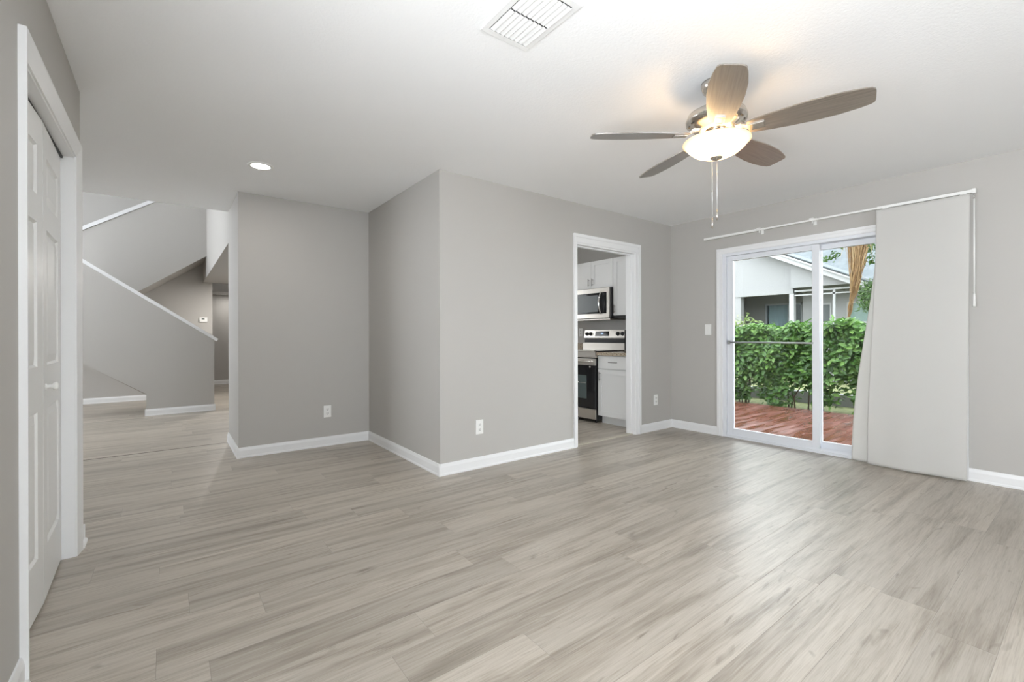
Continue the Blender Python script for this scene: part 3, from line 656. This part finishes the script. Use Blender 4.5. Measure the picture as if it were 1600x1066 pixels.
# microwave over the range
mw = thing('microwave', 'stainless over-the-range microwave with arched handle', 'microwave', (4.75, 4.29, 1.335))
MX = 4.575
obj('body', MB().box(MX + .022, XW, RY0 + .002, RY1 - .002, 1.335, 1.748, .003), BLACKP, mw)
obj('bottom_panel', MB().box(MX + .01, XW - .02, RY0 + .01, RY1 - .01, 1.322, 1.335), STEEL, mw)
mb = MB(); y0, y1 = RY0 + .014, RY1 - .002
mb.box(MX, MX + .022, y0, y0 + .045, 1.345, 1.746, .003).box(MX, MX + .022, y1 - .02, y1, 1.345, 1.746, .003).box(MX, MX + .022, y0 + .045, y1 - .02, 1.345, 1.405, .002).box(MX, MX + .022, y0 + .045, y1 - .02, 1.685, 1.746, .002)
md = obj('door', mb, STEEL, mw)
obj('door_glass', MB().box(MX + .003, MX + .02, y0 + .045, y1 - .02, 1.405, 1.685), BLACKG, md)
obj('viewing_window', MB().box(MX + .0015, MX + .003, y0 + .20, y1 - .04, 1.43, 1.655), mat('mesh_window', (.13, .145, .15), .25), md)
hp = [(MX - .003 - .045 * math.sin(PI * i / 10), RY0 + .155, 1.40 + .29 * i / 10) for i in range(11)]
obj('handle', MB().tube(hp, .011, 10), CHROME, md)
# upper cabinets
u1 = thing('wall_cabinet', 'white two-door wall cabinet above the microwave', 'cabinet', (4.8, 4.29, 1.75))
obj('body', MB().box(4.652, XW, RY0 + .001, RY1, 1.752, 2.13), CABW, u1)
for ya, yb2, hy in ((RY0 + .003, 4.288, 4.255), (4.292, RY1 - .003, 4.325)):
    d = obj('door', shaker(MB(), 4.632, ya, yb2, 1.756, 2.126, .055), CABW, u1); pull(4.632, hy, 1.84, d, True, .10)
u2 = thing('wall_cabinet', 'white tall wall cabinet right of the microwave', 'cabinet', (4.8, 3.63, 1.37))
obj('body', MB().box(4.652, XW, 3.345, RY0 - .002, 1.372, 2.13), CABW, u2)
d = obj('door', shaker(MB(), 4.632, 3.348, RY0 - .005, 1.376, 2.126, .058), CABW, u2); pull(4.632, RY0 - .035, 1.46, d, True, .11)
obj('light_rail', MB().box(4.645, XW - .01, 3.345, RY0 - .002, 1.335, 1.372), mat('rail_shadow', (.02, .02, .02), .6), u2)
u3 = thing('wall_cabinet', 'white tall wall cabinet left of the microwave', 'cabinet', (4.8, 5.0, 1.37))
obj('body', MB().box(4.652, XW, RY1 + .003, 5.30, 1.372, 2.13), CABW, u3)
d = obj('door', shaker(MB(), 4.632, RY1 + .006, 5.297, 1.376, 2.126, .058), CABW, u3); pull(4.632, RY1 + .04, 1.46, d, True, .11)

# ------------------------------------------------------------------ outside: deck, lawn, hedge
GZ = -.20
mb = MB(); y = -2.0
while y < 9.0:
    mb.box(5.03, 8.25 + .012 * math.sin(y * 9), y, y + .138, -.128, -.10, .003); y += .1405
tag(obj('deck', mb, DECK), 'red-brown wet board deck outside the sliding door', 'deck')
struct('trim_11', MB().box(4.99, 5.05, SY0 - .1, SY1 + .1, -.11, 0.0), CONC)
tag(obj('lawn', MB().box(5.03, 40, -25, 40, GZ - .1, GZ), GRASS), 'pale green lawn beyond the hedge', 'lawn', kind='stuff')
def leaves(mb, n, fn, size, up=.4, narrow=.5):
    for _ in range(n):
        p, nrm = fn()
        L = size * random.uniform(.65, 1.25)
        d = Vector((random.gauss(0, 1), random.gauss(0, 1), random.gauss(-.15, .7))).normalized()
        nn = (Vector(nrm) + Vector((random.gauss(0, .55), random.gauss(0, .55), random.gauss(up, .5)))).normalized()
        sd_ = d.cross(nn)
        if sd_.length < .05: continue
        sd_.normalize(); d = nn.cross(sd_).normalized(); W = L * narrow * .5; p = Vector(p)
        a = p; b = p + d * L; m1 = p + d * L * .35; m2 = p + d * L * .75; fold = nn * W * .35
        mb.add([a, m1 + sd_ * W + fold, m2 + sd_ * W * .72 + fold * .7, b, m2 - sd_ * W * .72 + fold * .7, m1 - sd_ * W + fold, p + d * L * .5],
               [(0, 1, 6), (1, 2, 6), (2, 3, 6), (3, 4, 6), (4, 5, 6), (5, 0, 6)])
def blob(cx, cy, cz, rx, ry, rz, seedn=0, lo=.72):
    ph = [random.uniform(0, 6.28) for _ in range(6)]
    def f():
        u = Vector((random.gauss(0, 1), random.gauss(0, 1), random.gauss(0, 1))).normalized()
        k = 1 + .16 * math.sin(5 * u.x + ph[0]) + .14 * math.sin(6 * u.y + ph[1] + 3 * u.z) + .12 * math.sin(7 * u.z + ph[2])
        r = k * random.uniform(lo, 1.0) ** .6
        return (cx + u.x * rx * r, cy + u.y * ry * r, cz + u.z * rz * r), (u.x, u.y, u.z)
    return f
HX = 8.78
def shrub(cy, h, label, k):
    t = thing('hedge_shrub', label, 'shrub', (HX, cy, GZ), 'clipped hedge along the deck')
    ph = [random.uniform(0, 6.28) for _ in range(5)]
    def f():
        z = random.uniform(0, 1) ** .75
        side = random.random()
        yy = cy + random.uniform(-.46, .46)
        zz = GZ + .10 + z * (h - GZ - .10)
        zz += .05 * math.sin(yy * 9 + ph[0]) + .04 * math.sin(yy * 17 + ph[1])
        wx = .44 * (.62 + .38 * math.sin(min(1, z * 1.25) * PI * .62)) * (1 + .14 * math.sin(yy * 8 + zz * 7 + ph[2]))
        if side < .62: xx = HX - wx * random.uniform(.72, 1.05); n = (-1, 0, .35)
        elif side < .8 or z < .3: xx = HX + random.uniform(-wx, wx); n = (-.2, 0, 1)
        else: xx = HX + random.uniform(-wx, wx); zz = GZ + (h - GZ) * random.uniform(.90, 1.03) + .05 * math.sin(yy * 9 + ph[0]); n = (0, 0, 1)
        if z < .30 and math.sin(yy * 7.3 + ph[3]) + .5 * math.sin(yy * 15 + ph[4]) > .25 - z: zz += .45 * (h - GZ) * random.random() + .12
        return (xx, yy, zz), n
    mb = MB(); leaves(mb, 3500, f, .10, .35, .50); obj('foliage', mb, LEAF, t)
    mb = MB()
    for _ in range(7):
        bx, by = HX + random.uniform(-.2, .2), cy + random.uniform(-.4, .4)
        pts = [(bx, by, GZ)]
        for q in range(1, 6): pts.append((bx + random.uniform(-.05, .05) * q, by + random.uniform(-.05, .05) * q, GZ + (h - GZ) * .17 * q))
        mb.tube(pts, [.014, .012, .010, .008, .006, .004], 5)
    obj('stems', mb, BARK, t)
hl = [(.6, 1.22, 'rightmost bushy green hedge shrub, behind the curtain side of the deck'), (1.55, 1.24, 'green hedge shrub behind the curtain edge'), (2.45, 1.27, 'dense green hedge shrub seen through the right glass panel'),
      (3.35, 1.24, 'leafy green hedge shrub beside the door mullion, stems bare below'), (4.25, 1.22, 'leafy green hedge shrub at the left door jamb'), (5.15, 1.25, 'green hedge shrub left of the door view'), (6.05, 1.25, 'leftmost green hedge shrub along the deck')]
for k, (cy, h, lb) in enumerate(hl): shrub(cy, h, lb, k)
# pale tall shoots behind the hedge
t = thing('pale_shrub', 'pale yellow-green leafy plant rising behind the hedge', 'shrub', (9.6, 4.75, GZ))
mb = MB(); leaves(mb, 420, blob(9.6, 4.62, 1.10, .25, .45, .38), .10, .4, .34); obj('foliage', mb, LEAF_Y, t)
mb = MB()
for _ in range(6): mb.tube([(9.6, 4.62, GZ), (9.6 + random.uniform(-.1, .1), 4.62 + random.uniform(-.3, .3), .9)], .01, 5)
obj('stems', mb, BARK, t)
tag(obj('garden_curb', MB().box(9.75, 9.95, -8, 14, GZ, GZ + .22, .01), CONC), 'low grey concrete curb behind the hedge', 'curb')

# ------------------------------------------------------------------ outside: neighbour house
hs = thing('neighbour_house', 'white stucco house with grey shingle roof and screened porch', 'house', (15, 6, GZ))
XH, XI = 14.0, 15.8
obj('wall', MB().prism([(5.345, 2.50), (11, 2.50), (11, 6.2), (7.6, 4.32), (5.345, 3.19)], 'X', XH, XH + .2).box(XH, XH + .2, 6.80, 11, GZ, 2.5), STUCCO, hs)
obj('porch_beam', MB().box(XH - .03, XH + .2, 5.33, 6.95, 2.275, 2.50), STUCCO, hs)
obj('porch_post', MB().box(XH - .02, XH + .12, 5.315, 5.435, GZ, 2.275), FRAMEM, hs)
bw = MB()
XJ = 14.7
wy = [(9.5, 6.88, 0), (6.88, 5.77, 1), (5.77, 5.40, 0), (5.35, 4.93, 4), (4.93, 4.635, 2), (4.635, 4.28, 4), (4.28, 3.48, 3), (3.48, 1.6, 4)]
for a, b, q in wy:
    if q == 0: bw.box(XI, XI + .2, b, a, GZ, 3.0 if b > 5 else 2.62)
    elif q == 1: bw.box(XI, XI + .2, b, a, 2.13, 2.6)
    elif q == 4: bw.box(XJ, XJ + .2, b, a, GZ, 2.44)
    else: bw.box(XJ, XJ + .2, b, a, 2.0, 2.44).box(XJ, XJ + .2, b, a, GZ, .95)
bw.prism([(5.345, 2.44), (5.345, 3.12), (3.4, 2.44)], 'X', 13.86, 14.0)
bw.box(XJ + .2, XI, 5.25, 5.35, GZ, 2.5)
obj('back_wall', bw, STUCCO, hs)
obj('side_wall', MB().box(XH + .2, XI, 7.50, 7.60, GZ, 2.5), STUCCO, hs)
obj('porch_ceiling', MB().box(XH + .2, XI, 5.35, 7.5, 2.50, 2.56).box(13.86, XJ, 3.2, 5.349, 2.42, 2.44), STUCCO, hs)
HG1 = mat('tinted_glass', (.06, .075, .08), .08); DRAP = mat('house_drapes', (.66, .69, .70), .8)
sl = obj('sliding_door', MB().box(XI + .02, XI + .08, 6.83, 6.88, .0, 2.13).box(XI + .02, XI + .08, 5.77, 5.82, 0, 2.13).box(XI + .02, XI + .08, 6.13, 6.20, 0, 2.13).box(XI + .02, XI + .08, 5.77, 6.88, 2.08, 2.13), mat('grey_frame', (.28, .30, .32), .5), hs)
obj('pane', MB().box(XI + .05, XI + .06, 5.82, 6.83, 0, 2.08), glass('house_glass', (.80, .86, .88)), sl)
dm = MB(); pts = [(XI + .11 + .02 * math.sin(i * 1.1), 6.20 + i * .0105) for i in range(60)]
for i in range(59): dm.quad((pts[i][0], pts[i][1], 0), (pts[i + 1][0], pts[i + 1][1], 0), (pts[i + 1][0], pts[i + 1][1], 2.1), (pts[i][0], pts[i][1], 2.1))
obj('drapes', dm, DRAP, sl)
obj('dark_room', MB().box(XI + .7, XI + .8, 5.2, 8.2, GZ, 2.5), mat('room_dark', (.03, .04, .04), .9), hs)
for a, b, cc in ((4.93, 4.635, (.05, .06, .065)), (4.28, 3.48, (.13, .19, .175))):
    wf = obj('window', MB().box(XJ - .01, XJ + .06, b, a, 1.96, 2.0).box(XJ - .01, XJ + .06, b, a, .95, .99).box(XJ - .01, XJ + .06, b, b + .04, .99, 1.96).box(XJ - .01, XJ + .06, a - .04, a, .99, 1.96).box(XJ - .02, XJ + .06, b, a, 1.42, 1.47), FRAMEM, hs)
    obj('pane', MB().box(XJ + .03, XJ + .04, b + .04, a - .04, .99, 1.96), mat('pane_reflection', cc, .1), wf)
# rake boards and roofs
def slab_line(x0, x1, p, q, th): # (y,z) line p->q, thickness downwards
    return MB().prism([p, q, (q[0], q[1] - th), (p[0], p[1] - th)], 'X', x0, x1)
rk0, rk1 = (7.6, 4.33 + .07), (3.15, 2.16 + .03)
obj('rake_board', slab_line(13.66, 13.72, rk0, rk1, .17), FRAMEM, hs)
obj('rake_trim', slab_line(13.62, 13.66, (rk0[0], rk0[1] + .03), (rk1[0], rk1[1] + .03), .07), FRAMEM, hs)
obj('soffit', slab_line(13.72, XI, (rk0[0], rk0[1] - .02), (rk1[0], rk1[1] - .02), .05), STUCCO, hs)
def roofslab(pts, th=.08):
    n = len(pts); return MB().add(pts + [(x, y, z - th) for x, y, z in pts], [tuple(range(n)), tuple(range(2 * n - 1, n - 1, -1))] + [(i, i + n, (i + 1) % n + n, (i + 1) % n) for i in range(n)])
obj('roof', roofslab([(13.62, 7.6, 4.46), (13.62, 3.15, 2.25), (16.6, 3.15, 2.25), (16.6, 7.6, 4.46)], .05), SHING, hs)
obj('main_roof', roofslab([(15.9, 6.0, 2.67), (15.9, -3.0, 2.67), (23.0, -3.0, 8.70), (23.0, 10.4, 8.70)]), SHING, hs)
obj('eave_fascia', MB().box(15.82, 15.9, -3, 3.2, 2.5, 2.72), FRAMEM, hs)
# screen enclosure
sc = thing('screen_enclosure', 'white aluminium screen enclosure frame beside the porch', 'enclosure', (14, 4.4, GZ))
bar = .05
obj('top_rail', MB().box(XH, XH + bar, 2.4, 5.31, 2.31, 2.36), FRAMEM, sc)
obj('lower_rail', MB().box(XH, XH + bar, 2.4, 5.31, 2.20, 2.235), FRAMEM, sc)
for y in (4.36, 3.40): obj('post', MB().box(XH, XH + bar, y - .03, y + .03, GZ, 2.31), FRAMEM, sc)
for y in (5.29, 4.36, 3.40): obj('roof_beam', MB().box(XH + bar, XI, y - .025, y + .025, 2.32, 2.36), FRAMEM, sc)

# ------------------------------------------------------------------ outside: palm with dead skirt, tree, tall shrub
pt = thing('palm_tree', 'palm tree with a hanging skirt of dry brown fronds', 'palm tree', (10.3, 2.05, GZ))
PX, PY = 10.3, 2.05
tp = [(PX, PY, GZ), (PX + .03, PY, 1.5), (PX, PY + .02, 3.0), (PX, PY, 4.6)]
obj('trunk', MB().tube(tp, [.16, .13, .12, .13], 14), BARK, pt)
fm = MB()
def strand(p0, p1, w, mb, sag=.0):
    p0, p1 = Vector(p0), Vector(p1); d = (p1 - p0); n = 5
    sdv = Vector((random.gauss(0, 1), random.gauss(0, 1), 0)).normalized()
    vs = []; fs = []
    for i in range(n + 1):
        t = i / n; p = p0 + d * t + Vector((0, 0, -sag * math.sin(PI * t))) + sdv * (.02 * math.sin(4 * t + p0.y * 9))
        ww = w * (1 - .85 * t); vs += [p - sdv * ww, p + sdv * ww]
    for i in range(n): fs.append((2 * i, 2 * i + 1, 2 * i + 3, 2 * i + 2))
    mb.add(vs, fs)
random.seed(11)
# the big hanging bunch, pulled out from the trunk towards the house door side
BX, BY = 9.9, 2.72
def bunch_c(z): return BY + (.06 * max(0, (2.4 - z)) / .55 if z > 1.85 else .06 + .09 * (1.85 - z) / .45)
def bunch_r(z): return .155 if z > 2.75 else (.155 - .065 * (2.75 - z) / .5 if z > 2.25 else max(.02, .09 - .06 * (2.25 - z) / .5))
for _ in range(900):
    a = random.uniform(0, 2 * PI); q = random.random() ** .5; top = random.uniform(1.9, 3.6); L = random.uniform(.3, .8); zb = max(top - L, 1.72 + .12 * random.random())
    r0, r1 = bunch_r(top) * q, bunch_r(zb) * q
    strand((BX + r0 * math.cos(a), bunch_c(top) + r0 * math.sin(a), top), (BX + r1 * math.cos(a), bunch_c(zb) + r1 * math.sin(a), zb), .007, fm)
for _ in range(60):
    a = random.uniform(0, 2 * PI); z0 = random.uniform(1.6, 1.9); zb = z0 - random.uniform(.15, .40)
    strand((BX, bunch_c(z0) + random.uniform(-.03, .03), z0), (BX, bunch_c(zb) + random.uniform(-.02, .02), zb), .006, fm)
for _ in range(70):
    yy = random.choice([random.uniform(2.48, 2.60), random.uniform(2.88, 3.0)]); z0 = random.uniform(2.9, 3.6)
    strand((BX + random.uniform(-.2, .2), yy, z0), (BX + random.uniform(-.2, .2), yy + random.uniform(-.03, .03), z0 - random.uniform(.25, .6)), .005, fm)
obj('dead_fronds', fm, FROND, pt)
gf = MB()
for k in range(26):
    a = 2 * PI * k / 26 + random.uniform(-.1, .1); el = random.uniform(.1, .9); L = random.uniform(1.1, 1.5)
    pts = []
    for i in range(8):
        t = i / 7; rr_ = L * t * math.cos(el * .6); pts.append(Vector((PX + rr_ * math.cos(a), PY + rr_ * math.sin(a), 4.6 + L * t * math.sin(el) - .9 * t * t)))
    gf.tube(pts, .012, 4)
    tipc = pts[-1]
    for q in range(26):
        b = a + (q - 13) * .17; strand(pts[5], tipc + Vector((math.cos(b) * .7, math.sin(b) * .7, -.25 - .2 * random.random())), .02, gf)
obj('fronds', gf, LEAF_D, pt)

tr = thing('shade_tree', 'tall leafy tree whose branches hang above the neighbour roof', 'tree', (11.6, 0.9, GZ))
obj('trunk', MB().tube([(11.6, .9, GZ), (11.6, 1.0, 1.6), (11.5, 1.3, 3.2), (11.4, 1.9, 4.4)], [.16, .13, .11, .08], 12).tube([(11.5, 1.3, 3.2), (11.2, 2.6, 3.9), (11.0, 4.2, 4.1)], [.08, .06, .03], 8), BARK, tr)
mb = MB()
for (x, y, z, r, n) in ((11.3, 3.2, 3.75, .75, 1300), (11.3, 4.3, 3.95, .65, 700), (11.2, 2.3, 3.8, .8, 1300), (11.5, 1.2, 4.2, 1.2, 1500), (11.2, 3.75, 3.12, .26, 110), (11.2, 3.64, 2.74, .13, 26), (11.2, 3.46, 2.80, .10, 18), (11.2, 4.08, 3.16, .2, 80), (11.2, 2.95, 2.84, .2, 80), (11.2, 2.9, 2.62, .12, 36), (11.2, 3.3, 3.1, .22, 90)):
    leaves(mb, n, blob(x, y, z, r, r, r * .62, lo=.3), .10, .3, .5)
obj('crown', mb, LEAF_D, tr)
t = thing('tall_shrub', 'tall rounded green shrub at the right edge of the glass', 'shrub', (10.6, 2.5, GZ))
mb = MB(); leaves(mb, 1700, blob(10.6, 2.62, 1.86, .33, .31, .38, lo=.3), .065, .3, .36); leaves(mb, 900, blob(10.6, 2.30, 1.2, .4, .38, .5, lo=.4), .065, .3, .36); obj('foliage', mb, LEAF_D, t)
obj('stems', MB().tube([(10.6, 2.45, GZ), (10.6, 2.5, 1.9)], [.03, .015], 6), BARK, t)
